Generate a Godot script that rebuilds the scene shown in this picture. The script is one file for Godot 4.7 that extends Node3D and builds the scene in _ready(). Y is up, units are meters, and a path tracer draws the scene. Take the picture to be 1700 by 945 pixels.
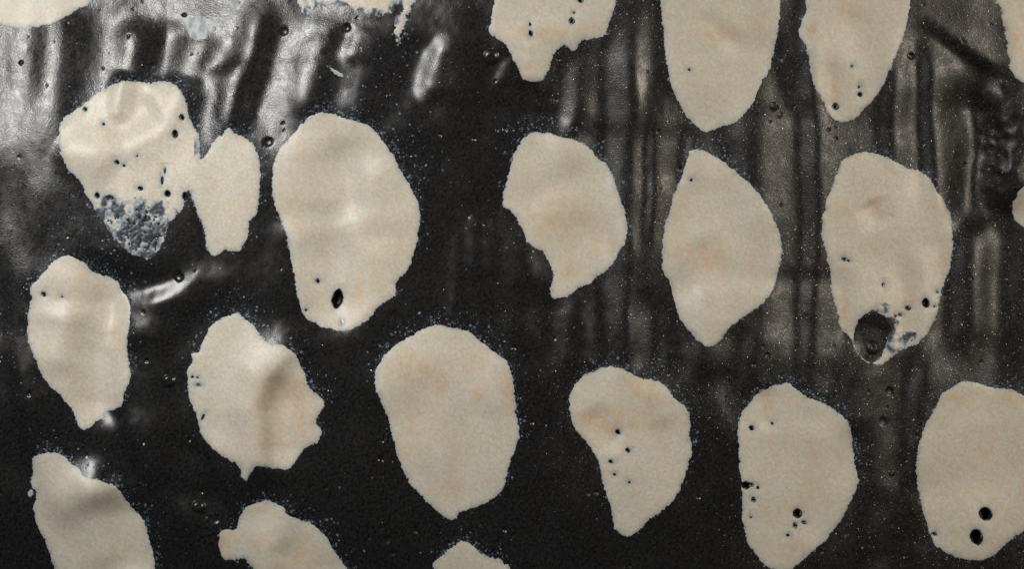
extends Node3D
# Close-up of a black glazed ceramic vessel with dabbed cream spots.
# All outlines are laid out on the vessel's surface in units of 0.1 mm ("u", x to the right, y down from the upper left of the detailed part).

const S := 0.0001            # metres per surface unit
const R := 0.5               # radius of the vessel
const H := 0.3              # half of its height
const GX := -220.0           # relief grid origin and size
const GY := -220.0
const GS := 2.0
const GW := 1071
const GH := 694

var hg := PackedFloat32Array()      # relief height, in units
var lean := PackedFloat32Array()    # rise per unit to the right, gathered before it is summed into the relief
var leaning := false
var edge_noise := FastNoiseLite.new()
var fine_noise := FastNoiseLite.new()
var tone_noise := FastNoiseLite.new()
var speck_noise := FastNoiseLite.new()
var matte_noise := FastNoiseLite.new()
var warp_noise := FastNoiseLite.new()
var rng := RandomNumberGenerator.new()
var M := {}

# ------------------------------------------------------------------ data
# ridges and grooves: [spread on the left, spread on the right, height, x, y, x, y ...] running downwards
var strokes := [
	# middle and right: short bumps and cross cuts
	[14, 14, 5, 796, 368, 794, 400, 790, 446],
	[10, 9, 3, 760, 410, 758, 480, 754, 545],
	[20, 26, 5, 868, 440, 864, 500, 860, 560],
	[14, 14, -3, 1240, 466, 1370, 466],
	[20, 24, -10, 1610, 360, 1690, 350],
	# relief under the cream spots
	[27.6, 25.0, 11.5, 296, 158, 266, 208, 214, 236, 140, 250],
	[13.5, 9.8, 10.6, 200, 140, 194, 190],
	[20.9, 22.8, -10.6, 230, 190, 200, 205],
	[23.9, 26.0, 7.1, 160, 270, 130, 250],
	[32.2, 37.5, -9.7, 180, 470, 176, 520],
	[32.2, 35.0, -10.6, 148, 590, 150, 660],
	[26.9, 19.5, 8.8, 108, 540, 104, 590],
	[29.9, 16.2, 17.7, 470, 590, 440, 628, 426, 680, 434, 780],
	[26.9, 29.2, -8.8, 470, 670, 470, 740],
	[35.9, 29.2, -8.8, 556, 280, 560, 330],
	[26.9, 42.2, -10.0, 550, 400, 556, 500],
	[27.6, 22.5, 3.1, 500, 390, 590, 382],
	[33.8, 26.0, 4.7, 700, 600, 640, 640],
	[20.8, 26.0, -3.7, 752, 700, 752, 830],
	[23.4, 23.4, 4.7, 830, 610, 815, 660],
	[26.9, 19.5, 10.6, 470, 880, 440, 910, 436, 960],
	[26.9, 26.0, -6.2, 500, 880, 520, 940],
	[23.9, 22.8, 8.8, 150, 800, 160, 880, 172, 940],
	[29.9, 26.0, -10.6, 190, 860, 196, 930],
	[29.9, 22.8, 10.6, 170, 800, 110, 840],
	[23.4, 18.2, -4.7, 880, 330, 950, 300],
	[26.0, 18.2, 4.7, 940, 240, 936, 330],
	[39.0, 26.0, -4.7, 930, 430, 970, 400],
	[26, 18, 3.1, 1160, 400, 1230, 420],
	[26.0, 26.0, -4.7, 1180, 420, 1190, 450],
	[13.0, 11.7, -4.7, 1180, 36, 1206, 58, 1222, 72],
	[18.2, 15.6, 4.7, 852, 62, 960, 50],
	[10.4, 10.4, 4.7, 884, 78, 880, 128],
	[10.4, 11.7, -4.7, 1400, 470, 1404, 560],
	[11.7, 14.3, -5.6, 1504, 450, 1504, 560],
	[15.6, 15.6, -4.7, 1452, 350, 1456, 360],
	[11.7, 11.7, -4.7, 1384, 120, 1386, 180],
	[15.6, 18.2, -5.6, 990, 700, 1010, 730],
	[15.6, 13.0, 3.7, 1080, 640, 1100, 690],
	[13.0, 18.2, -3.7, 1344, 760, 1346, 880],
	[13.0, 13.0, -3.7, 1272, 660, 1276, 700],
	[23.4, 28.6, -4.7, 1650, 670, 1648, 800],
	[18.2, 20.8, -3.7, 1420, 40, 1424, 100],
]

# the flutes, by how steeply their faces lean: [spread, spread, rise per unit to the right, x, y, ...]; a rise turns the face to the left, a fall to the right
var flutes := [
	[17, 17, -0.4, 546, 250, 556, 335], [17, 17, 0.27, 602, 290, 606, 365], [17, 17, -0.36, 520, 385, 528, 500], [20, 20, 0.27, 584, 420, 590, 525], [18, 18, -0.18, 756, 690, 754, 850], [18, 18, 0.14, 712, 690, 716, 800],
	[20, 20, -0.45, 136, 580, 142, 690], [14, 14, 0.28, 182, 580, 184, 665], [17, 17, -0.36, 160, 465, 158, 520], [13, 13, 0.5, 196, 500, 198, 560], [13, 13, 0.23, 1404, 450, 1408, 560], [13, 13, 0.23, 1508, 430, 1510, 560],
	[18, 18, 0.18, 900, 240, 896, 340], [18, 18, 0.16, 1162, 290, 1156, 380], [14, 14, 0.22, 1386, 100, 1386, 185], [18, 18, 0.14, 1345, 740, 1345, 880], [22, 22, 0.14, 1655, 660, 1650, 820], [14, 14, -0.2, 186, 810, 200, 930], [14, 14, 0.14, 140, 800, 156, 930],
	[20, 20, 0.22, 58, 30, 48, 200, 32, 350], [28, 28, -0.32, 134, 30, 122, 120, 114, 230], [14, 14, 0.18, 202, 40, 186, 145], [20, 20, -0.38, 248, 60, 236, 125], [22, 22, 0.14, 314, 40, 278, 140],
	[14, 14, -0.19, 352, 72, 330, 104], [12, 12, 0.2, 372, 110, 352, 130], [14, 14, 0.26, 412, 20, 398, 70, 380, 130, 350, 225], [14, 14, -0.44, 448, 30, 426, 130, 398, 210], [18, 18, 0.28, 508, 60, 480, 175],
	[18, 18, -0.3, 560, 60, 532, 165], [10, 10, 0.34, 586, 55, 570, 92], [25, 25, -0.21, 640, 80, 626, 185], [13, 13, 0.42, 722, 75, 698, 150], [9, 9, 0.25, 842, 98, 822, 134],
	[22, 22, -0.15, 780, 120, 760, 220], [14, 14, 0.30, 312, 460, 236, 504], [18, 18, -0.25, 340, 500, 280, 560], [13, 13, 0.54, 18, 600, 40, 720, 64, 810], [11, 11, 0.12, 124, 695, 134, 775], [13, 13, 0.48, 198, 685, 232, 795],
	[13, 13, 0.48, 332, 735, 376, 835], [13, 13, 0.48, 290, 850, 322, 945], [14, 14, -0.2, 88, 660, 104, 760], [16, 16, 0.25, 8, 440, 6, 560], [16, 16, -0.2, 262, 640, 290, 760], [14, 14, 0.20, 240, 840, 268, 940],
	[12, 12, 0.38, 946, 110, 942, 200], [14, 14, -0.17, 992, 60, 978, 260], [18, 18, 0.6, 1030, 60, 1022, 230, 1014, 340, 1022, 460, 1020, 620], [8, 8, -0.2, 1066, 40, 1060, 210, 1053, 430, 1052, 620],
	[7, 7, 0.48, 1079, 215, 1077, 400], [17, 17, -0.2, 1112, 180, 1096, 440, 1086, 520], [10, 10, 0.45, 1145, 225, 1138, 300], [14, 14, -0.15, 1076, 20, 1066, 150],
	[18, 18, 0.42, 938, 500, 930, 600], [15, 15, -0.19, 985, 515, 980, 610], [15, 15, -0.19, 1052, 510, 1046, 615], [12, 12, 0.42, 1100, 500, 1098, 600],
	[17, 17, 0.68, 1150, 470, 1146, 560, 1140, 620], [18, 18, -0.15, 1204, 600, 1198, 695], [14, 14, 0.3, 1185, 690, 1180, 820],
	[19, 19, 0.54, 1220, 190, 1226, 300, 1232, 380], [28, 28, -0.12, 1284, 150, 1288, 300, 1292, 450, 1286, 640], [11, 11, 0.69, 1336, 30, 1338, 180, 1342, 300, 1346, 430, 1333, 520, 1333, 620], [12, 12, -0.15, 1362, 200, 1362, 330, 1366, 480, 1366, 640],
	[14, 14, 0.45, 1304, 80, 1314, 170], [13, 13, 0.39, 1240, 560, 1232, 640],
	[11, 11, 0.48, 1470, 130, 1468, 260], [15, 15, -0.2, 1500, 60, 1504, 300], [10, 10, 0.75, 1533, 85, 1538, 210, 1542, 345], [27, 27, -0.24, 1574, 70, 1584, 200, 1590, 400],
	[18, 18, 1.0, 1640, 150, 1646, 250, 1640, 340], [9, 9, 0.38, 1545, 45, 1600, 85, 1700, 150], [18, 18, 0.69, 1596, 380, 1592, 480, 1584, 570], [15, 15, -0.22, 1644, 340, 1636, 480, 1622, 640],
	[18, 18, 0.63, 1686, 380, 1682, 480, 1672, 600], [12, 12, 0.54, 1520, 600, 1514, 700, 1506, 800], [18, 18, -0.2, 1462, 615, 1456, 705], [14, 14, 0.24, 1440, 740, 1432, 900], [14, 14, 0.36, 1398, 620, 1388, 700],
	[22, 22, 0.8, 1656, 160, 1662, 250, 1654, 345],
	[24, 24, -0.09, 1480, 760, 1476, 920], [16, 16, 0.38, 1500, 840, 1496, 930], [20, 20, 0.3, 1700, 180, 1690, 250],
]

# pits: x, y, radius, depth
var pits := [
	[470, 52, 7, 6], [575, 46, 7, 7], [445, 236, 8, 7], [297, 459, 8, 8],
	[1284, 176, 7, 6], [1294, 190, 5, 4], [1513, 94, 5, 6], [1608, 273, 3, 4], [355, 862, 8, 7], [338, 856, 6, 5], [632, 762, 5, 6], [634, 732, 4, 5], [634, 790, 4, 4],
	[642, 896, 7, 6], [650, 918, 6, 6], [560, 886, 5, 4], [540, 810, 3, 4], [990, 818, 4, 5], [1478, 650, 6, 6], [1466, 700, 7, 5], [1448, 560, 34, 9], 
	[1480, 360, 3, 3], [1386, 230, 3, 4], [1374, 216, 3, 4],
]

# raised blisters: x, y, radius, height
var blisters := [[815, 95, 15, 7], [328, 841, 12, 7], [281, 633, 12, 7], [1449, 577, 13, 10], [1481, 785, 7, 4]]

# cream spots: outline, and in "holes" x, y, rx, ry where the glaze has pulled away; "thin" x, y, rx, ry, strength where it breaks into specks; "stain" x, y, rx, ry, strength of rusty bloom, on two spots also of shade painted in tan
var spots := [
	{"label": "double cream spot, round half joined to a narrow half, foot worn to specks", "thin": [[240, 388, 44, 46, 1.0], [186, 358, 26, 26, 0.85], [262, 360, 26, 24, 0.6], [212, 402, 26, 26, 0.8], [334, 244, 9, 26, 0.5]],
	"holes": [[302, 195, 4, 4], [291, 223, 4, 7], [139, 181, 3, 3], [196, 270, 3, 3], [207, 275, 2, 2], [229, 259, 2, 2], [274, 284, 1.8, 5], [270, 300, 2, 7], [234, 313, 4, 3], [279, 322, 5, 5], [308, 326, 4, 7], [162, 325, 4, 4], [183, 328, 6, 3], [171, 206, 2, 2], [219, 203, 1.6, 1.6], [245, 268, 1.6, 1.6]],
	"p": [97,225, 101,204, 113,188, 135,173, 150,160, 166,149, 186,138, 212,134, 240,137, 268,134, 288,139, 302,152, 310,172, 313,192, 322,208, 330,222, 332,240, 335,262, 345,250, 355,232, 366,224, 380,213, 392,222, 412,230, 425,245, 432,265, 435,290, 432,315, 430,350, 416,370, 413,390, 405,408, 398,418, 380,418, 372,417, 358,427, 345,418, 340,400, 338,380, 330,360, 322,340, 316,318, 308,322, 306,345, 297,357, 285,368, 278,385, 271,405, 262,420, 250,431, 238,428, 222,424, 205,412, 195,402, 185,390, 172,372, 160,350, 150,335, 140,318, 136,305, 125,293, 113,280, 106,265, 100,250]},
	{"label": "large smooth cream spot with one black oblong hole at its foot",
	"holes": [[559, 496, 9, 16, -0.3], [527, 467, 3, 3], [528, 476, 1.5, 1.5], [568, 535, 2.2, 4], [578, 451, 1.6, 1.6], [523, 447, 1.3, 1.3], [508, 515, 1.8, 1.8], [569, 514, 1.5, 2]], "stain": [[640, 400, 40, 60, 0.25], [480, 340, 20, 40, 0.3], [600, 500, 30, 40, 0.35]],
	"p": [453,305, 452,285, 456,265, 466,245, 480,228, 498,208, 515,193, 530,187, 548,187, 565,193, 590,200, 612,208, 625,218, 638,235, 650,252, 660,270, 668,285, 680,305, 690,325, 697,345, 698,365, 695,390, 692,408, 687,425, 680,443, 672,456, 659,470, 658,490, 650,497, 635,506, 624,518, 611,532, 593,544, 578,549, 562,551, 548,547, 535,544, 518,535, 506,527, 500,515, 496,503, 492,480, 489,462, 485,442, 481,422, 479,405, 476,390, 468,370, 459,350, 453,327]},
	{"label": "cream spot with a notched left side and pointed foot, lightly stained", "stain": [[925, 360, 50, 40, 0.45], [1000, 400, 22, 26, 0.3], [950, 450, 30, 20, 0.3]], "holes": [[955, 386, 1.2, 1.2], [941, 349, 1.2, 1.2]],
	"p": [881,220, 868,230, 854,250, 846,281, 836,315, 834,330, 836,344, 851,354, 864,378, 874,401, 888,413, 900,417, 905,428, 915,445, 917,462, 913,479, 917,494, 927,497, 949,489, 961,479, 981,472, 986,464, 1003,453, 1017,440, 1027,422, 1039,398, 1042,374, 1037,351, 1029,327, 1023,310, 1019,295, 1006,271, 993,261, 976,244, 959,234, 939,227, 912,221]},
	{"label": "kite shaped cream spot with a faint pink bloom in its middle", "stain": [[1175, 430, 36, 26, 0.6], [1115, 415, 18, 14, 0.4], [1134, 350, 14, 50, 0.3]], "holes": [[1147, 299, 2, 2], [1240, 340, 1, 1]],
	"p": [1145,250, 1139,267, 1130,295, 1118,324, 1111,351, 1101,381, 1098,412, 1100,452, 1113,472, 1118,496, 1127,527, 1142,550, 1169,576, 1189,571, 1201,558, 1213,544, 1237,525, 1252,515, 1270,500, 1281,484, 1289,466, 1296,439, 1299,408, 1291,378, 1279,351, 1264,327, 1250,311, 1230,291, 1206,271, 1189,259, 1172,250, 1158,248]},
	{"label": "cream spot with a burst black crater at its foot", "thin": [[1505, 575, 26, 14, 0.55], [1480, 545, 12, 14, 0.5], [1498, 566, 30, 12, 0.5], [1462, 512, 14, 7, 0.5]], "stain": [[1452, 350, 16, 16, 0.6], [1398, 355, 24, 18, 0.4], [1402, 520, 10, 40, 0.5], [1510, 490, 14, 50, 0.4], [1565, 430, 16, 24, 0.45], [1560, 348, 12, 14, 0.45]],  # the two tall stain bands paint the shade of the grooves in tan
	"holes": [[1537, 503, 6, 6.5], [1508, 512, 4, 3], [1401, 431, 4, 3], [1408, 433, 2, 2], [1393, 430, 1.5, 1.5], [1466, 473, 2, 3], [1552, 509, 2, 2], [1557, 485, 2, 2], [1495, 523, 3, 2], [1487, 525, 2, 2], [1471, 460, 1.3, 1.3]],
	"gap": [1421,547, 426+1000,533, 1436,522, 1450,516, 1460,520, 1467,527, 1484,530, 1485,544, 1473,561, 1467,581, 1453,600, 1433,596, 1419,571],
	"p": [1440,251, 1419,254, 1399,264, 1389,281, 1379,311, 1368,330, 1368,349, 1362,364, 1362,388, 1368,415, 1377,452, 1379,483, 1389,516, 1394,544, 1406,557, 1416,570, 1424,588, 1433,599, 1453,606, 1470,603, 1485,592, 1500,581, 1528,569, 1545,547, 1558,520, 1561,500, 1575,456, 1580,435, 1583,401, 1580,361, 1572,340, 1555,317, 1548,301, 1531,283, 1507,278, 1494,271, 1470,259]},
	{"label": "gnarled cream spot with two tiny dots and a chipped pointed foot", "holes": [[74, 489, 3.2, 3], [105, 493, 1.8, 1.8], [53, 494, 2, 4]], "stain": [[140, 460, 20, 60, 0.2], [190, 550, 20, 20, 0.3]],
	"p": [115,423, 98,429, 81,442, 68,459, 51,479, 51,500, 47,527, 47,561, 54,584, 64,605, 69,622, 81,637, 105,662, 122,686, 129,706, 139,716, 149,711, 159,701, 171,698, 174,686, 200,676, 208,652, 217,632, 218,620, 213,591, 213,567, 217,533, 217,510, 210,493, 200,483, 193,466, 169,456, 152,449, 139,435]},
	{"label": "ridged cream spot with rusty, shaded right half and a small drip below", "holes": [[337, 693, 2, 5, -0.5], [330, 640, 3, 1.4], [328, 627, 2, 1.4], [320, 626, 2, 2]], "stain": [[480, 650, 40, 26, 0.75], [432, 676, 14, 20, 0.5], [500, 690, 22, 40, 0.5], [450, 720, 30, 40, 0.3]],  # stain beside the ridge also paints its shaded side, besides real rust
	"p": [395,519, 370,527, 350,540, 340,557, 330,582, 318,588, 320,597, 311,612, 311,637, 317,672, 327,692, 332,717, 345,737, 370,759, 397,774, 401,792, 411,799, 417,787, 430,774, 445,776, 475,781, 492,767, 502,749, 515,742, 532,729, 534,714, 527,704, 530,689, 540,674, 532,659, 515,644, 510,627, 500,607, 492,587, 475,574, 445,568, 430,549, 415,534]},
	{"label": "broad cream spot with orange stains across its shoulders and nippled foot", "stain": [[690, 612, 44, 22, 0.75], [735, 636, 20, 16, 0.6], [793, 658, 12, 10, 1.0], [848, 650, 14, 24, 0.8], [790, 590, 20, 40, 0.3], [752, 780, 12, 60, 0.3], [690, 700, 30, 60, 0.3]], "holes": [[762, 798, 1, 2]],
	"p": [720,539, 695,550, 665,567, 640,587, 625,612, 621,637, 630,662, 642,692, 650,722, 660,762, 675,797, 695,822, 715,840, 730,855, 748,865, 758,862, 765,852, 800,839, 825,824, 838,806, 844,781, 849,765, 856,748, 864,715, 858,693, 856,659, 851,625, 849,613, 837,594, 817,581, 800,567, 779,550, 755,544]},
	{"label": "crescent cream spot with a rusty stain and a row of dots", "stain": [[998, 702, 30, 22, 1.0], [970, 700, 16, 16, 0.5], [1070, 645, 40, 20, 0.55], [1080, 665, 16, 16, 0.5], [1040, 700, 30, 30, 0.4], [1090, 700, 20, 16, 0.5]],
	"holes": [[1026, 718, 3.5, 3.5], [1042, 748, 3.5, 3], [1014, 767, 3.2, 2.6], [1020, 788, 2.4, 2], [1030, 792, 1.6, 1.6], [1045, 801, 2, 2], [1034, 667, 1.2, 1.2], [1022, 699, 1.2, 1.2]],
	"p": [956,635, 947,652, 944,672, 947,693, 956,716, 969,730, 986,754, 996,777, 1000,804, 1010,832, 1017,859, 1020,879, 1037,891, 1052,889, 1067,877, 1081,862, 1105,845, 1122,828, 1135,801, 1142,777, 1150,747, 1145,720, 1147,700, 1140,676, 1125,666, 1111,649, 1098,633, 1081,630, 1061,627, 1048,618, 1037,613, 1020,608, 1000,610, 979,618, 966,624]},
	{"label": "long cream spot with a cluster of holes low down and dots along its left edge", "stain": [[1272, 670, 12, 26, 0.6], [1350, 800, 20, 60, 0.3], [1330, 920, 30, 20, 0.45]],
	"holes": [[1325, 853, 7, 6.5], [1321, 873, 3, 4], [1336, 868, 3, 2], [1309, 889, 2.4, 1.6], [1247, 711, 3.6, 3.4], [1282, 703, 2, 2], [1238, 806, 7, 5], [1247, 805, 3, 2], [1258, 810, 2, 2], [1251, 830, 3, 3], [1247, 859, 2, 2], [1242, 864, 1.5, 1.5], [1282, 933, 1.5, 1.5], [1326, 835, 1.3, 1.3]],
	"p": [1310,635, 1285,640, 1257,652, 1242,670, 1227,692, 1223,717, 1226,762, 1230,812, 1232,862, 1240,897, 1255,922, 1275,942, 1300,949, 1325,940, 1350,917, 1375,895, 1395,867, 1415,832, 1427,797, 1420,767, 1415,722, 1405,697, 1387,682, 1370,670, 1345,660, 1322,647]},
	{"label": "broad cream spot with two black oval holes one above the other", "stain": [[1585, 660, 24, 12, 0.5], [1680, 660, 24, 14, 0.5], [1640, 760, 20, 60, 0.2]], "holes": [[1637, 854, 10, 11, 0.5], [1622, 892, 9.5, 13, 0.2], [1552, 887, 3, 3], [1558, 895, 1.4, 1.4]],
	"p": [1600,632, 1582,640, 1560,655, 1552,672, 1535,702, 1525,732, 1519,762, 1520,797, 1527,832, 1537,867, 1550,902, 1575,920, 1610,931, 1635,930, 1660,917, 1680,897, 1700,884, 1725,860, 1745,810, 1750,750, 1738,700, 1715,668, 1695,653, 1670,645, 1645,642, 1625,636]},
	{"label": "cream spot with a narrow rounded drip and small black dots", "stain": [[890, 52, 60, 12, 0.55], [870, 118, 14, 14, 0.6], [836, 60, 14, 8, 0.5], [980, 50, 26, 10, 0.4]], "holes": [[880, 40, 2.4, 3], [881, 56, 3, 4], [884, 61, 1.6, 1.6], [949, 35, 4.4, 4.4], [953, 21, 2, 2], [945, 48, 1.6, 1.6], [964, 1, 4, 3], [880, 72, 1.5, 1.5], [964, 50, 1.3, 1.3], [871, 94, 1.4, 1.4]],
	"p": [820,0, 815,27, 812,54, 827,66, 841,78, 851,98, 861,118, 868,132, 881,136, 898,134, 908,122, 918,98, 925,85, 935,76, 944,81, 952,86, 959,80, 966,69, 986,64, 1006,58, 1010,44, 1017,27, 1022,7, 1024,-30, 1010,-90, 970,-130, 900,-140, 845,-100, 824,-45]},
	{"label": "long plain cream spot with one slanting crease", "stain": [[1200, 55, 36, 14, 0.6], [1260, 40, 16, 30, 0.3]], "holes": [[1144, 116, 2, 1.6], [1124, 12, 1.4, 1.4]],
	"p": [1096,-20, 1096,10, 1100,54, 1105,102, 1113,142, 1127,173, 1145,200, 1166,217, 1182,217, 1198,212, 1220,203, 1237,190, 1251,168, 1267,135, 1280,112, 1289,74, 1294,41, 1296,0, 1288,-60, 1245,-120, 1170,-130, 1115,-85]},
	{"label": "tapering cream spot with a shallow tan groove and one black dot at its tip", "stain": [[1346, 50, 8, 8, 0.9], [1383, 145, 11, 28, 0.65], [1410, 15, 40, 26, 0.35]], "holes": [[1387, 177, 4.6, 4.6], [1413, 110, 2.4, 2.4], [1425, 144, 1.8, 2.4], [1427, 157, 3, 2.6]],
	"p": [1337,-15, 1336,18, 1328,37, 1325,58, 1335,74, 1341,105, 1346,132, 1355,154, 1367,173, 1374,190, 1389,201, 1406,204, 1423,196, 1434,183, 1456,159, 1470,132, 1487,91, 1500,61, 1509,27, 1512,-10, 1500,-75, 1450,-140, 1385,-140, 1348,-75]},
	{"label": "cream spot with a ragged left edge beside the slanting crease", "stain": [[1690, 60, 16, 40, 0.4]], "rough": 1.6,
	"p": [1646,-8, 1660,14, 1665,41, 1671,64, 1673,88, 1675,118, 1687,134, 1702,146, 1740,165, 1790,150, 1825,90, 1820,-20, 1765,-100, 1690,-85, 1655,-40]},
	{"label": "small cream spot at the rim of the deep dark groove", "stain": [[1690, 345, 14, 24, 0.3]],
	"p": [1700,299, 1689,313, 1680,330, 1678,347, 1683,364, 1694,376, 1712,380, 1742,370, 1768,340, 1764,296, 1732,276, 1710,284]},
	{"label": "smooth cream spot with a thick rounded foot at the upper end of a pale ridge",
	"p": [143,0, 125,15, 102,28, 85,39, 70,42, 45,46, 20,47, 0,43, -25,30, -45,-10, -40,-70, 10,-130, 80,-135, 130,-92, 150,-40]},
	{"label": "broken cream spot with a crumbled foot and two thin tails", "rough": 2.2, "thin": [[508, 20, 12, 22, 0.55], [600, 26, 40, 10, 0.6], [660, 14, 12, 20, 0.75], [540, 12, 30, 10, 0.5]], "stain": [[600, -10, 50, 20, 0.3]],
	"p": [488,-10, 493,10, 501,22, 507,44, 511,30, 521,12, 532,7, 555,9, 582,14, 603,22, 623,29, 640,25, 650,20, 662,6, 668,14, 657,28, 655,42, 656,62, 662,69, 671,44, 680,20, 688,0, 700,-60, 660,-130, 580,-160, 520,-120, 490,-60]},
	{"label": "long cream spot with soft folds, a blue chip off its left edge",
	"p": [85,750, 64,754, 52,764, 51,787, 47,801, 51,810, 57,818, 52,842, 54,869, 64,889, 74,916, 83,945, 95,985, 130,1020, 180,1030, 225,1005, 248,970, 252,936, 247,906, 240,879, 234,862, 217,845, 207,828, 193,808, 169,796, 149,791, 129,777, 115,764, 102,754]},
	{"label": "cream spot with a square knob on its left shoulder", "stain": [[372, 900, 14, 24, 0.5], [500, 920, 36, 30, 0.35], [424, 900, 14, 20, 0.4]],
	"p": [450,831, 425,833, 405,844, 395,859, 390,877, 372,879, 360,887, 361,912, 367,928, 385,931, 402,928, 415,942, 440,965, 480,990, 540,1000, 575,985, 584,962, 575,944, 555,917, 542,894, 520,872, 497,862, 477,854, 472,844]},
	{"label": "small peaked cream spot with a ragged upper edge", "rough": 1.8,
	"p": [762,896, 748,909, 738,916, 728,926, 718,936, 721,950, 730,990, 760,1030, 810,1030, 845,1000, 853,962, 846,941, 826,928, 806,923, 796,916, 792,912, 784,904, 775,899]},
]

# loose scraps of pale glaze between the spots, one partly painted glare
var scraps := [
	{"thin": [], "p": [537,105, 546,108, 556,114, 566,119, 574,124, 584,127, 578,130, 566,129, 554,122, 545,114]},
	{"thin": [[328, 48, 34, 24, 0.42]], "p": [298,29, 325,28, 345,31, 359,37, 354,50, 340,64, 322,69, 308,60, 300,45]},  # thin film whose paleness largely paints the glare at the upper left
	{"thin": [[393, 6, 14, 14, 0.4]], "p": [378,-8, 403,-8, 402,4, 393,18, 384,13]},
	{"thin": [], "p": [42,818, 49,812, 54,818, 50,827, 43,826]},
	{"thin": [[1466, 596, 20, 10, 0.4]], "p": [1456,598, 1468,588, 1476,574, 1484,566, 1490,572, 1478,590, 1466,604]},
]

# clouds of blue-white glaze dust: x, y, rx, ry, how many
var dust_clouds := [
	[650, 90, 40, 50, 150], [600, 150, 60, 40, 140], [560, 170, 50, 22, 90], [665, 215, 26, 50, 110], [700, 260, 22, 50, 90], [110, 350, 60, 50, 220], [160, 400, 60, 40, 160], [70, 600, 50, 60, 110], [320, 150, 30, 30, 50],
	[400, 500, 30, 30, 90], [390, 520, 50, 16, 90], [450, 560, 40, 24, 60], [900, 205, 50, 20, 170], [850, 240, 20, 40, 60], [1000, 262, 30, 24, 80], [640, 600, 14, 30, 30], [1010, 602, 60, 14, 110], [1060, 612, 40, 16, 60],
	[1170, 240, 30, 14, 60], [1250, 300, 30, 30, 70], [1370, 634, 30, 14, 70], [1300, 628, 40, 10, 50], [1560, 640, 30, 20, 70], [1590, 620, 40, 16, 70], [1420, 745, 14, 30, 50], [1010, 95, 14, 20, 40], [990, 105, 20, 12, 25],
	[560, 70, 40, 50, 80], [520, 30, 20, 40, 70], [200, 330, 40, 40, 60], [20, 560, 26, 100, 60], [430, 210, 14, 30, 40], [1390, 560, 14, 20, 30], [1580, 600, 30, 20, 40], [330, 60, 60, 40, 70], [150, 60, 50, 30, 30], [220, 450, 30, 40, 50],
	[870, 700, 12, 40, 20], [1200, 690, 30, 50, 30], [140, 720, 20, 60, 30], [1470, 900, 60, 40, 30],
]


# ------------------------------------------------------------------ scene
func _ready():
	var cam := Camera3D.new()
	cam.name = "camera"
	cam.position = Vector3(0, H, 0.7)
	cam.fov = rad_to_deg(2.0 * atan(0.04725 / 0.7))
	cam.near = 0.05
	cam.far = 20.0
	cam.current = true
	add_child(cam)

	var env := Environment.new()
	env.background_mode = Environment.BG_COLOR
	env.background_color = Color(0.022, 0.025, 0.031).linear_to_srgb()
	env.tonemap_mode = Environment.TONE_MAPPER_LINEAR
	env.tonemap_exposure = 0.85
	env.sdfgi_enabled = true
	env.ssao_enabled = true
	env.ssil_enabled = true
	var we := WorldEnvironment.new()
	we.name = "world_environment"
	we.environment = env
	add_child(we)

	var key := SpotLight3D.new()
	key.name = "key_light"
	key.light_energy = 0.31
	key.light_color = Color(1.0, 0.985, 0.965)
	key.light_size = 0.10
	key.spot_angle = 20.0
	key.spot_angle_attenuation = 1.0
	key.spot_range = 5.0
	key.spot_attenuation = 2.0
	key.shadow_enabled = true
	add_child(key)
	key.look_at_from_position(Vector3(-0.28, H + 0.22, 0.30), Vector3(-0.060, H + 0.020, 0))
	area_light("side_light", Vector3(0.385, H + 0.12, 0.295), Vector2(0.12, 0.12), 0.150, Color(1.0, 0.95, 0.875))

	setup_noise()
	make_relief()
	make_materials()

	var vessel := Node3D.new()
	vessel.name = "ceramic_vessel"
	vessel.position = Vector3(0, 0, -R)
	vessel.set_meta("label", "black glazed ceramic vessel wall with finger ridges and rows of cream spots")
	vessel.set_meta("category", "vessel")
	add_child(vessel)
	var body := build_body(vessel)
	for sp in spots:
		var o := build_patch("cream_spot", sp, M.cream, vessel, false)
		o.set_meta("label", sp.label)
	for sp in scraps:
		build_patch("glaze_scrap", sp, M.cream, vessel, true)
	for b in blisters:
		build_blister(b, body)
	build_dust(vessel)
	build_mica(body)


func area_light(called: String, at: Vector3, size: Vector2, energy: float, c: Color):
	var l := AreaLight3D.new()
	l.name = called
	l.area_size = size
	l.area_normalize_energy = true
	l.light_energy = energy
	l.light_color = c
	l.area_range = 5.0
	l.area_attenuation = 2.0
	l.shadow_enabled = true
	add_child(l)
	l.look_at_from_position(at, Vector3(0, H, 0))


func setup_noise():
	for n in [[edge_noise, 0.05, 3, 3], [fine_noise, 0.16, 8, 2], [tone_noise, 0.02, 15, 4], [speck_noise, 0.10, 21, 3], [matte_noise, 0.004, 33, 4], [warp_noise, 0.007, 41, 1]]:
		n[0].noise_type = FastNoiseLite.TYPE_SIMPLEX_SMOOTH
		n[0].frequency = n[1]
		n[0].seed = n[2]
		n[0].fractal_type = FastNoiseLite.FRACTAL_FBM
		n[0].fractal_octaves = n[3]


# how dry and matte the glaze is at a place: glossy where it ran thick, dry and sandy where it is thin
func matte_at(x: float, y: float) -> float:
	var m := (x - 930.0) / 420.0 + matte_noise.get_noise_2d(x, y) * 1.1
	m -= clampf((y - 640.0) / 260.0, 0.0, 1.0) * 0.9
	return smoothstep(-0.5, 0.5, m)


# the glaze is dull where it is sandy (right) and where it is thin and worn (upper left), glassy in between
func glaze_roughness(x: float, y: float) -> float:
	return lerpf(lerpf(0.27, 0.305, worn_at(x, y)), 0.45, matte_at(x, y))


func worn_at(x: float, y: float) -> float:
	return smoothstep(0.15, -0.25, (x - 500.0) / 900.0 + (y - 220.0) / 700.0 + matte_noise.get_noise_2d(x + 700.0, y) * 0.3)


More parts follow.
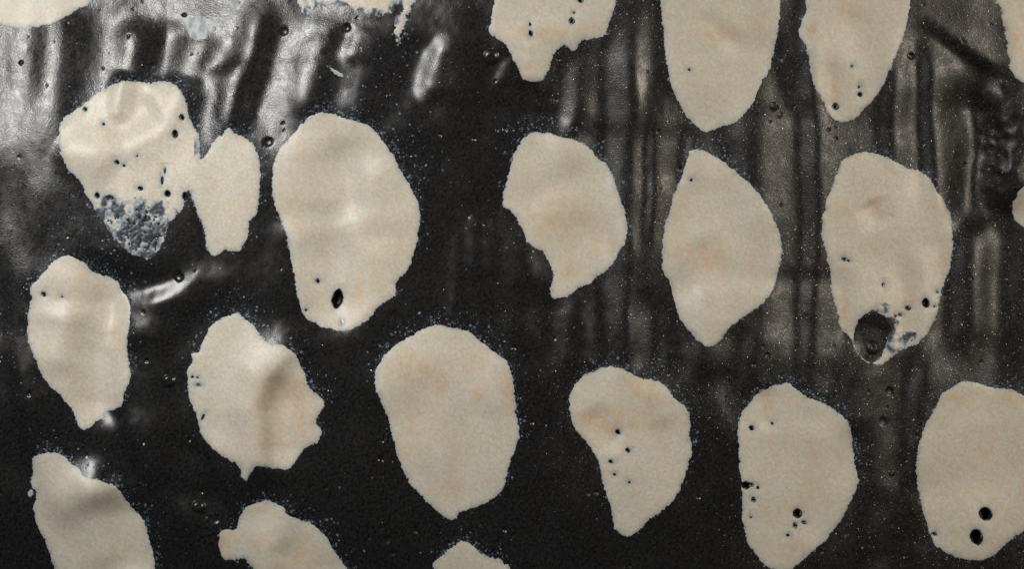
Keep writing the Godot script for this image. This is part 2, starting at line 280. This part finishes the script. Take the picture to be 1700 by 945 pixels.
# ------------------------------------------------------------------ relief
func make_relief():
	hg.resize(GW * GH)
	var low := FastNoiseLite.new()
	low.seed = 5
	low.frequency = 0.006
	low.fractal_octaves = 2
	var mid := FastNoiseLite.new()
	mid.seed = 9
	mid.frequency = 0.035
	mid.fractal_octaves = 2
	for j in GH:
		var y := GY + j * GS
		for i in GW:
			var x := GX + i * GS
			hg[j * GW + i] = large_form(x, y) + warp_noise.get_noise_2d(x * 1.5 + 5000.0, y) * 1.8 + low.get_noise_2d(x, y * 0.6) * 2.5 + mid.get_noise_2d(x, y * 0.7) * (0.25 + 4.0 * exp(-pow((x - 1658.0) / 26.0, 2.0) - pow((y - 245.0) / 75.0, 2.0)))
	for s in strokes:
		stroke(s)
	lean.resize(GW * GH)
	leaning = true
	for s in flutes:
		stroke(s)
	leaning = false
	for j in GH:
		var h := 0.0
		for i in GW:
			h = h * 0.963 + lean[j * GW + i] * GS * 1.15
			hg[j * GW + i] += h * 0.5
		h = 0.0
		for i in range(GW - 1, -1, -1):
			h = h * 0.963 + lean[j * GW + i] * GS * 1.15
			hg[j * GW + i] -= h * 0.5
	for p in pits:
		pit(p[0], p[1], p[2] * 0.85, p[2] * 0.85, p[3] * (0.8 if p[2] > 20 else 0.4))
	for sp in spots:
		for h in sp.get("holes", []):
			if h[2] > 2.5:
				hole_pit(h)
	# stray pinholes in the black glaze
	var areas := []
	for sp in spots:
		areas.append(smooth_outline(sp.p))
	var r2 := RandomNumberGenerator.new()
	r2.seed = 77
	for k in 330:
		var q := 1.5 + pow(r2.randf(), 3.0) * 1.8
		var c := Vector2(r2.randf_range(-150, 1850), r2.randf_range(-150, 1090))
		if not areas.any(func(a): return Geometry2D.is_point_in_polygon(c, a)):
			pit(c.x, c.y, q, q * r2.randf_range(0.8, 1.3), q * 0.9)


# the slow swell of the wall: it rolls away at the upper left and under at the lower left
func large_form(x: float, y: float) -> float:
	var away := maxf(0.0, minf(600.0 - x, 330.0) * 0.45 + (230.0 - y) * 0.9)
	var under := maxf(0.0, y - 580.0) * lerpf(0.6, 1.0, smoothstep(1150.0, 700.0, x))
	return -0.00032 * under * under - (0.00054 * away * away if away < 240.0 else 31.104 + 0.2592 * (away - 240.0))


func hole_pit(h: Array):
	var r := maxf(h[2], h[3])
	var turn: float = h[4] if h.size() > 4 else 0.0
	for j in range(int((h[1] - r - GY) / GS), int((h[1] + r - GY) / GS) + 2):
		for i in range(int((h[0] - r - GX) / GS), int((h[0] + r - GX) / GS) + 2):
			var p := Vector2(GX + i * GS - h[0], GY + j * GS - h[1]).rotated(turn)
			var q := Vector2(p.x / h[2], p.y / h[3]).length()
			hg[j * GW + i] -= 1.7 * minf(h[2], h[3]) * smoothstep(1.0, 0.65, q)


func stroke(s: Array):
	var sl: float = s[0]
	var sr: float = s[1]
	var amp: float = s[2]
	var pts := PackedVector2Array()
	for k in range(3, s.size(), 2):
		pts.append(Vector2(s[k], s[k + 1]))
	# drawn out at both ends, where it fades away
	var total := 0.0
	var last := pts.size() - 1
	for k in last:
		total += pts[k].distance_to(pts[k + 1])
	var ext := total * 0.16 + 1.4 * maxf(sl, sr)
	pts[0] += (pts[0] - pts[1]).normalized() * ext
	pts[last] += (pts[last] - pts[last - 1]).normalized() * ext
	var runs := PackedFloat32Array([0.0])
	for k in last:
		runs.append(runs[k] + pts[k].distance_to(pts[k + 1]))
	total = runs[last]
	var far := maxf(sl, sr) * 3.0
	var lo := pts[0]
	var hi := pts[0]
	for p in pts:
		lo = lo.min(p)
		hi = hi.max(p)
	var i0 := maxi(0, int((lo.x - far - GX) / GS))
	var i1 := mini(GW - 1, int((hi.x + far - GX) / GS))
	var j0 := maxi(0, int((lo.y - far - GY) / GS))
	var j1 := mini(GH - 1, int((hi.y + far - GY) / GS))
	var n := pts.size() - 1
	for j in range(j0, j1 + 1):
		for i in range(i0, i1 + 1):
			var p := Vector2(GX + i * GS, GY + j * GS)
			p.x += warp_noise.get_noise_2d(p.x, p.y) * 3.0
			var best := 1e9
			var side := 0.0
			var run := 0.0
			for k in n:
				var a := pts[k]
				var d := pts[k + 1] - a
				var t := clampf((p - a).dot(d) / d.length_squared(), 0.0, 1.0)
				var v := p - a - d * t
				var q := v.length_squared()
				if q < best:
					best = q
					run = lerpf(runs[k], runs[k + 1], t) / total
					side = (d.x * v.y - d.y * v.x) / (d.length() * maxf(v.length(), 0.5))
			var sg := lerpf(sr, sl, clampf(side * 0.5 + 0.5, 0.0, 1.0))
			var add := amp * exp(-best / (2.0 * sg * sg)) * smoothstep(0.0, 0.3, run) * smoothstep(1.0, 0.7, run)
			if leaning:
				lean[j * GW + i] += add
			else:
				hg[j * GW + i] += add


func pit(x: float, y: float, rx: float, ry: float, depth: float):
	var i0 := maxi(0, int((x - rx * 2.2 - GX) / GS))
	var i1 := mini(GW - 1, int((x + rx * 2.2 - GX) / GS) + 1)
	var j0 := maxi(0, int((y - ry * 2.2 - GY) / GS))
	var j1 := mini(GH - 1, int((y + ry * 2.2 - GY) / GS) + 1)
	for j in range(j0, j1 + 1):
		for i in range(i0, i1 + 1):
			var dx := (GX + i * GS - x) / rx
			var dy := (GY + j * GS - y) / ry
			var q := (dx * dx + dy * dy) * (1.0 + (0.6 if rx < 20.0 else 0.15) * edge_noise.get_noise_2d(GX + i * GS, GY + j * GS))
			if q < 4.8:
				hg[j * GW + i] += -depth * exp(-q * q * 0.7)


func relief(x: float, y: float) -> float:
	var fx := clampf((x - GX) / GS, 0.0, GW - 1.001)
	var fy := clampf((y - GY) / GS, 0.0, GH - 1.001)
	var i := int(fx)
	var j := int(fy)
	fx -= i
	fy -= j
	var k := j * GW + i
	return lerpf(lerpf(hg[k], hg[k + 1], fx), lerpf(hg[k + GW], hg[k + GW + 1], fx), fy)


func girth(y: float) -> float:
	return R * pow(maxf(0.0, 1.0 - pow(absf(y) / H, 3.0)), 1.0 / 3.0)


# round the vessel (angle) and up it (metres) for a place given in surface units; the outlines were measured on a flat picture of the curved wall, so they are opened out a little
func unrolled(x: float, y: float) -> Vector2:
	var px := (x - 850.0) * S
	var py := (472.5 - y) * S
	var back := minf(px * px / (2.0 * R) + R - girth(py) - large_form(clampf(x, GX, 1900.0), clampf(y, GY, 1150.0)) * S, 0.03)
	px *= (1.0 + back / 0.7) / R
	py = clampf(py * (1.0 + back / 0.7), -H, H)
	var t := asin(px) if absf(px) < 0.5 else signf(px) * (PI / 6.0 + (absf(px) - 0.5) / 0.8660254)
	return Vector2(clampf(t, -PI, PI), py)


# a point of the vessel's surface (in the vessel's own axes), h units above the plain round shape
func place(x: float, y: float, h: float) -> Vector3:
	var a := unrolled(x, y)
	var r := girth(a.y) + h * S
	return Vector3(r * sin(a.x), H + a.y, r * cos(a.x))


func facing(x: float, y: float, hx: float, hy: float) -> Vector3:
	var a := unrolled(x, y)
	var ny := (girth(a.y - 0.0004) - girth(a.y + 0.0004)) / 0.0008
	return Vector3(sin(a.x) - hx * cos(a.x), ny + hy, cos(a.x) + hx * sin(a.x)).normalized()


func slope_at(x: float, y: float) -> Vector2:
	return Vector2(relief(x + 2, y) - relief(x - 2, y), relief(x, y + 2) - relief(x, y - 2)) / 4.0


# ------------------------------------------------------------------ materials
func make_materials():
	# fine relief of the glaze, strongest where it is dry
	var n1 := FastNoiseLite.new()
	n1.seed = 101
	n1.noise_type = FastNoiseLite.TYPE_SIMPLEX
	n1.frequency = 0.42
	n1.fractal_octaves = 1
	n1.fractal_gain = 0.7
	var grit := RandomNumberGenerator.new()
	grit.seed = 12
	var im := n1.get_image(2048, 1280, false, false, false)
	im.convert(Image.FORMAT_L8)
	var by := im.get_data()
	var mask := PackedFloat32Array()
	var mw := 257
	mask.resize(mw * 161)
	for j in 161:
		for i in mw:
			mask[j * mw + i] = 0.3 + 0.9 * matte_at(i * 8 - 174.0, j * 8 - 167.0) + 0.7 * worn_at(i * 8 - 174.0, j * 8 - 167.0)
	for j in 1280:
		for i in 2048:
			var k := j * 2048 + i
			by[k] = clampi(int(128.0 + ((by[k] - 128.0) * 0.55 + grit.randf_range(-70.0, 70.0)) * mask[(j >> 3) * mw + (i >> 3)]), 0, 255)
	var grain := ImageTexture.create_from_image(Image.create_from_data(2048, 1280, false, Image.FORMAT_L8, by))
	var rim := Image.create(512, 320, false, Image.FORMAT_L8)
	for j in 320:
		for i in 512:
			var x := i * 4 - 174.0
			var y := j * 4 - 167.0
			var v := glaze_roughness(x, y) + tone_noise.get_noise_2d(x * 2.0, y * 2.0) * 0.09
			rim.set_pixel(i, j, Color(v, v, v))
	# sandy glitter: every grain of the dry glaze has a gloss of its own
	rim.resize(1024, 640, Image.INTERPOLATE_BILINEAR)
	var rb := rim.get_data()
	for j in 640:
		for i in 1024:
			var k := j * 1024 + i
			var m := clampf(mask[(j >> 2) * mw + (i >> 2)] - 0.3, 0.1, 1.0)
			rb[k] = clampi(rb[k] + int(grit.randf_range(-34.0, 26.0) * m), 20, 255)
	rim = Image.create_from_data(1024, 640, false, Image.FORMAT_L8, rb)
	var b := StandardMaterial3D.new()
	b.resource_name = "black_glaze"
	b.vertex_color_use_as_albedo = true
	b.roughness = 1.0
	b.roughness_texture = ImageTexture.create_from_image(rim)
	b.roughness_texture_channel = BaseMaterial3D.TEXTURE_CHANNEL_RED
	b.metallic_specular = 0.5
	b.heightmap_enabled = true
	b.heightmap_texture = grain
	b.heightmap_scale = 0.0031
	M.body = b

	var n2 := FastNoiseLite.new()
	n2.seed = 202
	n2.frequency = 0.12
	n2.fractal_octaves = 4
	var ci := n2.get_seamless_image(512, 512)
	var c := StandardMaterial3D.new()
	c.resource_name = "cream_glaze"
	c.vertex_color_use_as_albedo = true
	c.roughness = 0.46
	c.metallic_specular = 0.5
	c.heightmap_enabled = true
	c.heightmap_texture = ImageTexture.create_from_image(ci)
	c.heightmap_scale = 0.0012
	c.uv1_scale = Vector3(2.6, 2.6, 1)
	M.cream = c

	var d := StandardMaterial3D.new()
	d.resource_name = "glaze_dust"
	d.vertex_color_use_as_albedo = true
	d.roughness = 0.55
	M.dust = d

	var m := StandardMaterial3D.new()
	m.resource_name = "mica"
	m.albedo_color = Color(0.34, 0.31, 0.27).linear_to_srgb()
	m.metallic = 0.85
	m.roughness = 0.45
	M.mica = m


# ------------------------------------------------------------------ vessel body
func spread(lo: float, hi: float, step: float, low_end: float, high_end: float) -> PackedFloat32Array:
	var before := PackedFloat32Array()
	var a := lo
	var st := step
	while a - st * 1.3 > low_end:
		st *= 1.3
		a -= st
		before.append(a)
	before.append(low_end)
	before.reverse()
	var x := lo
	while x < hi:
		before.append(x)
		x += step
	before.append(hi)
	a = hi
	st = step
	while a + st * 1.3 < high_end:
		st *= 1.3
		a += st
		before.append(a)
	before.append(high_end)
	return before


func commit(called: String, v: PackedVector3Array, n: PackedVector3Array, uv: PackedVector2Array, col: PackedColorArray, idx: PackedInt32Array, mat: Material, parent: Node) -> MeshInstance3D:
	var arr := []
	arr.resize(Mesh.ARRAY_MAX)
	arr[Mesh.ARRAY_VERTEX] = v
	arr[Mesh.ARRAY_NORMAL] = n
	if uv.size():
		arr[Mesh.ARRAY_TEX_UV] = uv
	if col.size():
		arr[Mesh.ARRAY_COLOR] = col
	arr[Mesh.ARRAY_INDEX] = idx
	var mesh := ArrayMesh.new()
	mesh.add_surface_from_arrays(Mesh.PRIMITIVE_TRIANGLES, arr)
	mesh.surface_set_material(0, mat)
	var o := MeshInstance3D.new()
	o.name = called
	o.mesh = mesh
	parent.add_child(o, true)
	return o


func build_body(parent: Node) -> MeshInstance3D:
	var half_turn := 2.8 * R / S
	var us := spread(-110, 1810, 2.0, 850.0 - half_turn, 850.0 + half_turn)
	var vs := spread(-110, 1055, 2.0, 472.5 - H / S, 472.5 + H / S)
	# more rows towards the poles, where the wall turns in
	var extra := PackedFloat32Array()
	for k in range(1, 14):
		extra.append(472.5 - H / S * (1.0 - 0.15 * pow(0.72, k)))
		extra.append(472.5 + H / S * (1.0 - 0.15 * pow(0.72, k)))
	vs.append_array(extra)
	vs.sort()
	var w := us.size()
	var hh := vs.size()
	var v := PackedVector3Array()
	var n := PackedVector3Array()
	var uv := PackedVector2Array()
	var col := PackedColorArray()
	v.resize(w * hh)
	n.resize(w * hh)
	uv.resize(w * hh)
	col.resize(w * hh)
	for j in hh:
		var y := vs[j]
		for i in w:
			var x := us[i]
			# the worked relief dies out gently away from the detailed part
			var fade := smoothstep(1.0, 0.0, maxf(maxf(-110.0 - x, x - 1810.0), maxf(-110.0 - y, y - 1055.0)) / 2000.0)
			var k := j * w + i
			var h := 0.0
			var g := Vector2.ZERO
			if fade > 0.0:
				h = relief(x, y) * fade
				g = slope_at(x, y) * fade
			v[k] = place(x, y, h)
			var nn := facing(x, y, g.x, g.y)
			if absf(472.5 - y) * S > H * 0.9999:
				nn = Vector3(0, signf(472.5 - y), 0)
			n[k] = nn
			uv[k] = Vector2(0.002 + 0.996 * pingpong((x + 174.0) / 2048.0, 1.0), 0.002 + 0.996 * pingpong((y + 167.0) / 1280.0, 1.0))
			var t := tone_noise.get_noise_2d(x, y)
			var f := fine_noise.get_noise_2d(x, y)
			var m := matte_at(clampf(x, -400.0, 2100.0), clampf(y, -400.0, 1345.0))
			var c := Color(0.0132, 0.0130, 0.0132).lerp(Color(0.0095, 0.0082, 0.0070), clampf(m * 0.8 + t * 0.35, 0.0, 1.0))
			c *= 1.0 + f * 0.9
			c.a = 1.0
			col[k] = c
	var idx := PackedInt32Array()
	idx.resize((w - 1) * (hh - 1) * 6)
	var q := 0
	for j in hh - 1:
		for i in w - 1:
			var a := j * w + i
			idx[q] = a
			idx[q + 1] = a + 1
			idx[q + 2] = a + w
			idx[q + 3] = a + 1
			idx[q + 4] = a + w + 1
			idx[q + 5] = a + w
			q += 6
	return commit("body", v, n, uv, col, idx, M.body, parent)


# ------------------------------------------------------------------ cream spots
func smooth_outline(p: Array) -> PackedVector2Array:
	var a := PackedVector2Array()
	for k in range(0, p.size(), 2):
		a.append(Vector2(p[k], p[k + 1]))
	var out := PackedVector2Array()
	var n := a.size()
	for k in n:
		var p0 := a[(k + n - 1) % n]
		var p1 := a[k]
		var p2 := a[(k + 1) % n]
		var p3 := a[(k + 2) % n]
		for q in 3:
			out.append(p1.cubic_interpolate(p2, p0, p3, q / 3.0))
	return out


# signed distance (inside positive, kept within reach) of every grid point to the outline
func distances(out: PackedVector2Array, ox: float, oy: float, st: float, w: int, h: int, reach: float) -> PackedFloat32Array:
	var f := PackedFloat32Array()
	f.resize(w * h)
	f.fill(reach * reach)
	var n := out.size()
	for k in n:
		var a := out[k]
		var b := out[(k + 1) % n]
		var d := b - a
		var l2 := maxf(d.length_squared(), 1e-6)
		var i0 := maxi(0, int((minf(a.x, b.x) - reach - ox) / st))
		var i1 := mini(w - 1, int((maxf(a.x, b.x) + reach - ox) / st) + 1)
		var j0 := maxi(0, int((minf(a.y, b.y) - reach - oy) / st))
		var j1 := mini(h - 1, int((maxf(a.y, b.y) + reach - oy) / st) + 1)
		for j in range(j0, j1 + 1):
			for i in range(i0, i1 + 1):
				var p := Vector2(ox + i * st, oy + j * st) - a
				var t := clampf(p.dot(d) / l2, 0.0, 1.0)
				var q := (p - d * t).length_squared()
				if q < f[j * w + i]:
					f[j * w + i] = q
	for j in h:
		var y := oy + j * st + 0.0137
		var xs := PackedFloat32Array()
		for k in n:
			var a := out[k]
			var b := out[(k + 1) % n]
			if (a.y > y) != (b.y > y):
				xs.append(a.x + (y - a.y) / (b.y - a.y) * (b.x - a.x))
		xs.sort()
		var c := 0
		for i in w:
			var x := ox + i * st
			while c < xs.size() and xs[c] < x:
				c += 1
			var dd := sqrt(f[j * w + i])
			f[j * w + i] = dd if c % 2 == 1 else -dd
	return f


func build_patch(called: String, sp: Dictionary, mat: Material, parent: Node, scrap: bool) -> MeshInstance3D:
	var out := smooth_outline(sp.p)
	var lo := out[0]
	var hi := out[0]
	for p in out:
		lo = lo.min(p)
		hi = hi.max(p)
	var thins: Array = sp.get("thin", [])
	var st := 2.0 if thins.is_empty() and not scrap else 1.4
	var reach := 16.0
	var ox := lo.x - 12.0
	var oy := lo.y - 12.0
	var w := int((hi.x - lo.x + 24.0) / st) + 2
	var h := int((hi.y - lo.y + 24.0) / st) + 2
	var f := distances(out, ox, oy, st, w, h, reach)
	var gap := PackedFloat32Array()
	if sp.has("gap"):
		gap = distances(smooth_outline(sp.gap), ox, oy, st, w, h, reach)
	var rough: float = sp.get("rough", 1.0)
	var holes: Array = sp.get("holes", [])
	var stains: Array = sp.get("stain", [])
	var hs := PackedFloat32Array()      # height above the round shape
	hs.resize(w * h)
	for j in h:
		var y := oy + j * st
		for i in w:
			var x := ox + i * st
			var k := j * w + i
			var d := f[k]
			if d > -9.0 and d < 9.0:
				# upper rims were dabbed on dry and are the most ragged
				d += (edge_noise.get_noise_2d(x, y) * 2.6 + fine_noise.get_noise_2d(x * 1.2, y * 1.2) * 2.0) * rough
			if gap.size():
				d = minf(d, -gap[k] + edge_noise.get_noise_2d(x * 2.0, y * 2.0) * 3.0)
			for t in thins:
				var ex: float = (x - t[0]) / t[2]
				var ey: float = (y - t[1]) / t[3]
				var q := ex * ex + ey * ey
				if q < 1.6:
					var a: float = t[4] * clampf(1.2 - 0.75 * q, 0.0, 1.0)
					var nz := speck_noise.get_noise_2d(x * 1.3, y * 1.1) + 0.5 * tone_noise.get_noise_2d(x * 1.6, y * 1.6)
					d = minf(d, (1.25 - a * 0.85 + nz * 1.2 + 0.4 * clampf(1.0 - f[k] / 7.0, 0.0, 1.0)) * 6.0 if a > 0.05 else d)
			f[k] = d
	for hole in holes:
		if hole[2] < 1.7:
			continue
		var rx: float = hole[2] * (0.9 if hole[2] > 5.0 else 0.72)
		var ry: float = hole[3] * (0.9 if hole[2] > 5.0 else 0.72)
		var turn: float = hole[4] if hole.size() > 4 else 0.0
		var far := maxf(rx, ry) + 8.0
		for j in range(maxi(0, int((hole[1] - far - oy) / st)), mini(h - 1, int((hole[1] + far - oy) / st) + 1) + 1):
			for i in range(maxi(0, int((hole[0] - far - ox) / st)), mini(w - 1, int((hole[0] + far - ox) / st) + 1) + 1):
				var p := Vector2(ox + i * st - hole[0], oy + j * st - hole[1]).rotated(turn)
				var e := (Vector2(p.x / rx, p.y / ry).length() - 1.0) * minf(rx, ry)
				e += edge_noise.get_noise_2d(ox + i * st, oy + j * st) * minf(2.6, rx * 0.75)
				f[j * w + i] = minf(f[j * w + i], e)
	var thick := 0.6 if scrap else 1.3
	for j in h:
		for i in w:
			var k := j * w + i
			var d := f[k]
			var t := -0.25 + 0.3 * d if d < 0.0 else -0.25 + (thick + 0.25) * (1.0 - exp(-d * 0.2))
			hs[k] = relief(ox + i * st, oy + j * st) + t
	# mesh: marching squares, corners shared
	var v := PackedVector3Array()
	var n := PackedVector3Array()
	var uv := PackedVector2Array()
	var col := PackedColorArray()
	var idx := PackedInt32Array()
	var at := {}
	for j in range(1, h - 2):
		for i in range(1, w - 2):
			var k := j * w + i
			var f0 := f[k]
			var f1 := f[k + 1]
			var f2 := f[k + w + 1]
			var f3 := f[k + w]
			if f0 <= 0.0 and f1 <= 0.0 and f2 <= 0.0 and f3 <= 0.0:
				continue
			var ring := PackedInt32Array()
			var ks := [k, k + 1, k + w + 1, k + w]
			for c in 4:
				var ka: int = ks[c]
				var kb: int = ks[(c + 1) % 4]
				var ins := f[ka] > 0.0
				if ins:
					ring.append(vertex(at, ka, -1, f, hs, w, ox, oy, st, v, n, uv, col, stains, thins, scrap))
				if ins != (f[kb] > 0.0):
					ring.append(vertex(at, mini(ka, kb), maxi(ka, kb), f, hs, w, ox, oy, st, v, n, uv, col, stains, thins, scrap))
			for c in range(1, ring.size() - 1):
				idx.append(ring[0])
				idx.append(ring[c])
				idx.append(ring[c + 1])
	return commit(called, v, n, uv, col, idx, mat, parent)


func vertex(at: Dictionary, ka: int, kb: int, f: PackedFloat32Array, hs: PackedFloat32Array, w: int, ox: float, oy: float, st: float, v: PackedVector3Array, n: PackedVector3Array, uv: PackedVector2Array, col: PackedColorArray, stains: Array, thins: Array, scrap: bool) -> int:
	var key := ka * 4 + (0 if kb < 0 else 1 if kb == ka + 1 else 2)
	if at.has(key):
		return at[key]
	var x := ox + (ka % w) * st
	var y := oy + (ka / w) * st
	var h := hs[ka]
	var g := Vector2(hs[ka + 1] - hs[ka - 1], hs[ka + w] - hs[ka - w]) / (2.0 * st)
	var d := f[ka]
	if kb >= 0:
		var t := f[ka] / (f[ka] - f[kb])
		x += ((kb % w) - (ka % w)) * st * t
		y += ((kb / w) - (ka / w)) * st * t
		h = lerpf(h, hs[kb], t)
		g = g.lerp(Vector2(hs[kb + 1] - hs[kb - 1], hs[kb + w] - hs[kb - w]) / (2.0 * st), t)
		d = 0.0
	v.append(place(x, y, h))
	n.append(facing(x, y, g.x, g.y))
	uv.append(Vector2(x, y) / 1000.0)
	var tn := tone_noise.get_noise_2d(x, y)
	var fn := fine_noise.get_noise_2d(x + 300.0, y)
	var c := Color(0.517, 0.485, 0.399)
	c = c.lerp(Color(0.551, 0.530, 0.477), clampf(tn * 1.2 + 0.2, 0.0, 1.0) * 0.6)
	c = c.lerp(Color(0.498, 0.435, 0.350), clampf(-tn * 1.2 - 0.1, 0.0, 1.0) * 0.55)
	for s in stains:  # rusty bloom, and groove shade painted in the same tan
		var ex: float = (x - s[0]) / s[2]
		var ey: float = (y - s[1]) / s[3]
		var q := ex * ex + ey * ey
		if q < 2.5:
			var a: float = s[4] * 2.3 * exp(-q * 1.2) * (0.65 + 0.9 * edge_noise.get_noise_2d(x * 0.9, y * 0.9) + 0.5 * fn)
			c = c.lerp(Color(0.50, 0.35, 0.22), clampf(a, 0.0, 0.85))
	var mn := edge_noise.get_noise_2d(x * 1.3 + 900.0, y * 1.3)
	c = c.lerp(Color(0.525, 0.451, 0.355), clampf(mn * 2.2, 0.0, 0.75))
	c = c.lerp(Color(0.509, 0.503, 0.440), clampf(-mn * 2.0, 0.0, 0.6))
	c *= 1.0 + fn * 0.16
	# where the glaze runs out thin over black it turns blue-white
	var e := exp(-maxf(d, 0.0) / (3.3 + 2.4 * edge_noise.get_noise_2d(x * 0.6, y * 0.6)))
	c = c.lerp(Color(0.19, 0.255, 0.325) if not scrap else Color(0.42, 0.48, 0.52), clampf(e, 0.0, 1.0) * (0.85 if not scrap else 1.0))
	var worn := 0.0
	for t in thins:
		var ex: float = (x - t[0]) / t[2]
		var ey: float = (y - t[1]) / t[3]
		worn = maxf(worn, t[4] * clampf(1.15 - 0.62 * (ex * ex + ey * ey), 0.0, 1.0))
	if worn > 0.0:
		worn = clampf(worn * 1.25 - 0.12 + edge_noise.get_noise_2d(x * 0.9, y * 0.65) * 1.7 + fine_noise.get_noise_2d(x, y) * 0.2, 0.0, 1.0)
		c = c.lerp(Color(0.25, 0.30, 0.34), clampf(worn * 1.6, 0.0, 1.0)).lerp(Color(0.014, 0.021, 0.032), clampf(worn * 1.5 - 0.6, 0.0, 0.95))
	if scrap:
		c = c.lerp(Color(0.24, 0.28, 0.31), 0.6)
	c.a = 1.0
	col.append(c)
	var id := v.size() - 1
	at[key] = id
	return id


# ------------------------------------------------------------------ small things
func build_blister(b: Array, parent: Node):
	var v := PackedVector3Array()
	var n := PackedVector3Array()
	var uv := PackedVector2Array()
	var col := PackedColorArray()
	var idx := PackedInt32Array()
	var rings := 12
	var seg := 28
	for r in rings + 1:
		for s in seg + 1:
			var a := TAU * s / seg
			var q := float(r) / rings
			var x: float = b[0] + cos(a) * b[2] * q * (1.0 + 0.12 * sin(a * 2.0 + b[0]))
			var y: float = b[1] + sin(a) * b[2] * q
			v.append(place(x, y, relief(x, y) + blister_h(b, x, y)))
			var e := 0.7
			var gx := (relief(x + e, y) + blister_h(b, x + e, y) - relief(x - e, y) - blister_h(b, x - e, y)) / (2.0 * e)
			var gy := (relief(x, y + e) + blister_h(b, x, y + e) - relief(x, y - e) - blister_h(b, x, y - e)) / (2.0 * e)
			n.append(facing(x, y, gx, gy))
			uv.append(Vector2((x + 174.0) / 2048.0, (y + 167.0) / 1280.0))
			col.append(Color(0.012, 0.0118, 0.012))
	for r in rings:
		for s in seg:
			var a := r * (seg + 1) + s
			idx.append_array([a, a + seg + 1, a + 1, a + 1, a + seg + 1, a + seg + 2])
	commit("blister", v, n, uv, col, idx, M.body, parent)


func blister_h(b: Array, x: float, y: float) -> float:
	var q := Vector2(x - b[0], y - b[1]).length() / float(b[2])
	# a domed bubble, slightly sunk at its crown
	return b[3] * (pow(maxf(0.0, 1.0 - q * q), 1.3) - 0.35 * exp(-q * q * 9.0)) - 0.25


func flake(x: float, y: float, r: float, lift: float, tilt: Vector2, c: Color, v: PackedVector3Array, n: PackedVector3Array, col: PackedColorArray, idx: PackedInt32Array, sides: int):
	var g := slope_at(x, y)
	var h := relief(x, y) + lift
	var first := v.size()
	var nn := facing(x, y, g.x + tilt.x, g.y + tilt.y)
	var a0 := rng.randf() * TAU
	v.append(place(x, y, h))
	n.append(nn)
	col.append(c)
	for s in sides:
		var a := a0 + TAU * s / sides
		var q := r * rng.randf_range(0.55, 1.25)
		var dx := cos(a) * q
		var dy := sin(a) * q
		v.append(place(x + dx, y + dy, h + (g.x + tilt.x) * dx + (g.y + tilt.y) * dy))
		n.append(nn)
		col.append(c)
	for s in sides:
		idx.append_array([first, first + 1 + s, first + 1 + (s + 1) % sides])


func build_dust(parent: Node):
	rng.seed = 4242
	var v := PackedVector3Array()
	var n := PackedVector3Array()
	var col := PackedColorArray()
	var idx := PackedInt32Array()
	# along the spots' rims, thickest at the upper ones
	for sp in spots:
		var out := smooth_outline(sp.p)
		var mid := Vector2.ZERO
		for p in out:
			mid += p / out.size()
		var m := out.size()
		for k in m:
			var a := out[k]
			var b := out[(k + 1) % m]
			var nrm := (b - a).orthogonal().normalized()
			if nrm.dot(a - mid) < 0.0:
				nrm = -nrm
			var up := clampf(0.22 - nrm.y * 0.9 + nrm.x * 0.25, 0.06, 1.0)
			var count := int((b - a).length() * up * 3.6 + rng.randf())
			for q in count:
				var off := -0.5 - log(rng.randf() + 1e-4) * (3.0 + 6.5 * up)
				var p := a.lerp(b, rng.randf()) + nrm * off
				if speck_noise.get_noise_2d(p.x * 0.35, p.y * 0.35) < rng.randf_range(-0.5, 0.45):
					continue
				dust(p, off, v, n, col, idx)
	for c in dust_clouds:
		for k in c[4]:
			var p := Vector2(c[0] + rng.randfn() * c[2] * 0.6, c[1] + rng.randfn() * c[3] * 0.6)
			if speck_noise.get_noise_2d(p.x * 0.3, p.y * 0.3) < rng.randf_range(-0.5, 0.4):
				continue
			dust(p, 10.0, v, n, col, idx)
	for k in 150:
		dust(Vector2(rng.randf_range(-60, 1760), rng.randf_range(-60, 1005)), 20.0, v, n, col, idx)
	var o := commit("glaze_dust", v, n, PackedVector2Array(), col, idx, M.dust, parent)
	o.set_meta("kind", "stuff")


func dust(p: Vector2, off: float, v: PackedVector3Array, n: PackedVector3Array, col: PackedColorArray, idx: PackedInt32Array):
	var r := 0.5 + pow(rng.randf(), 6.0) * 2.0
	var s := rng.randf()
	var c := Color(0.028, 0.046, 0.075).lerp(Color(0.15, 0.21, 0.275), s * s)
	flake(p.x, p.y, r, 0.35, Vector2.ZERO, c, v, n, col, idx, 6)


func build_mica(parent: Node):
	rng.seed = 991
	var v := PackedVector3Array()
	var n := PackedVector3Array()
	var col := PackedColorArray()
	var idx := PackedInt32Array()
	for k in 130000:
		var x := rng.randf_range(-80, 1780)
		var y := rng.randf_range(-80, 1025)
		if rng.randf() > (0.05 + 0.95 * matte_at(x, y)) * clampf(0.75 + 1.6 * speck_noise.get_noise_2d(x * 0.4, y * 0.4), 0.1, 1.0):
			continue
		var r := 0.35 + pow(rng.randf(), 6.0) * 0.75
		flake(x, y, r, 0.3 + r * 0.3, Vector2(rng.randfn() * 0.2, rng.randfn() * 0.2), Color.WHITE, v, n, col, idx, 4)
	var o := commit("mica_grains", v, n, PackedVector2Array(), PackedColorArray(), idx, M.mica, parent)
	o.set_meta("kind", "stuff")
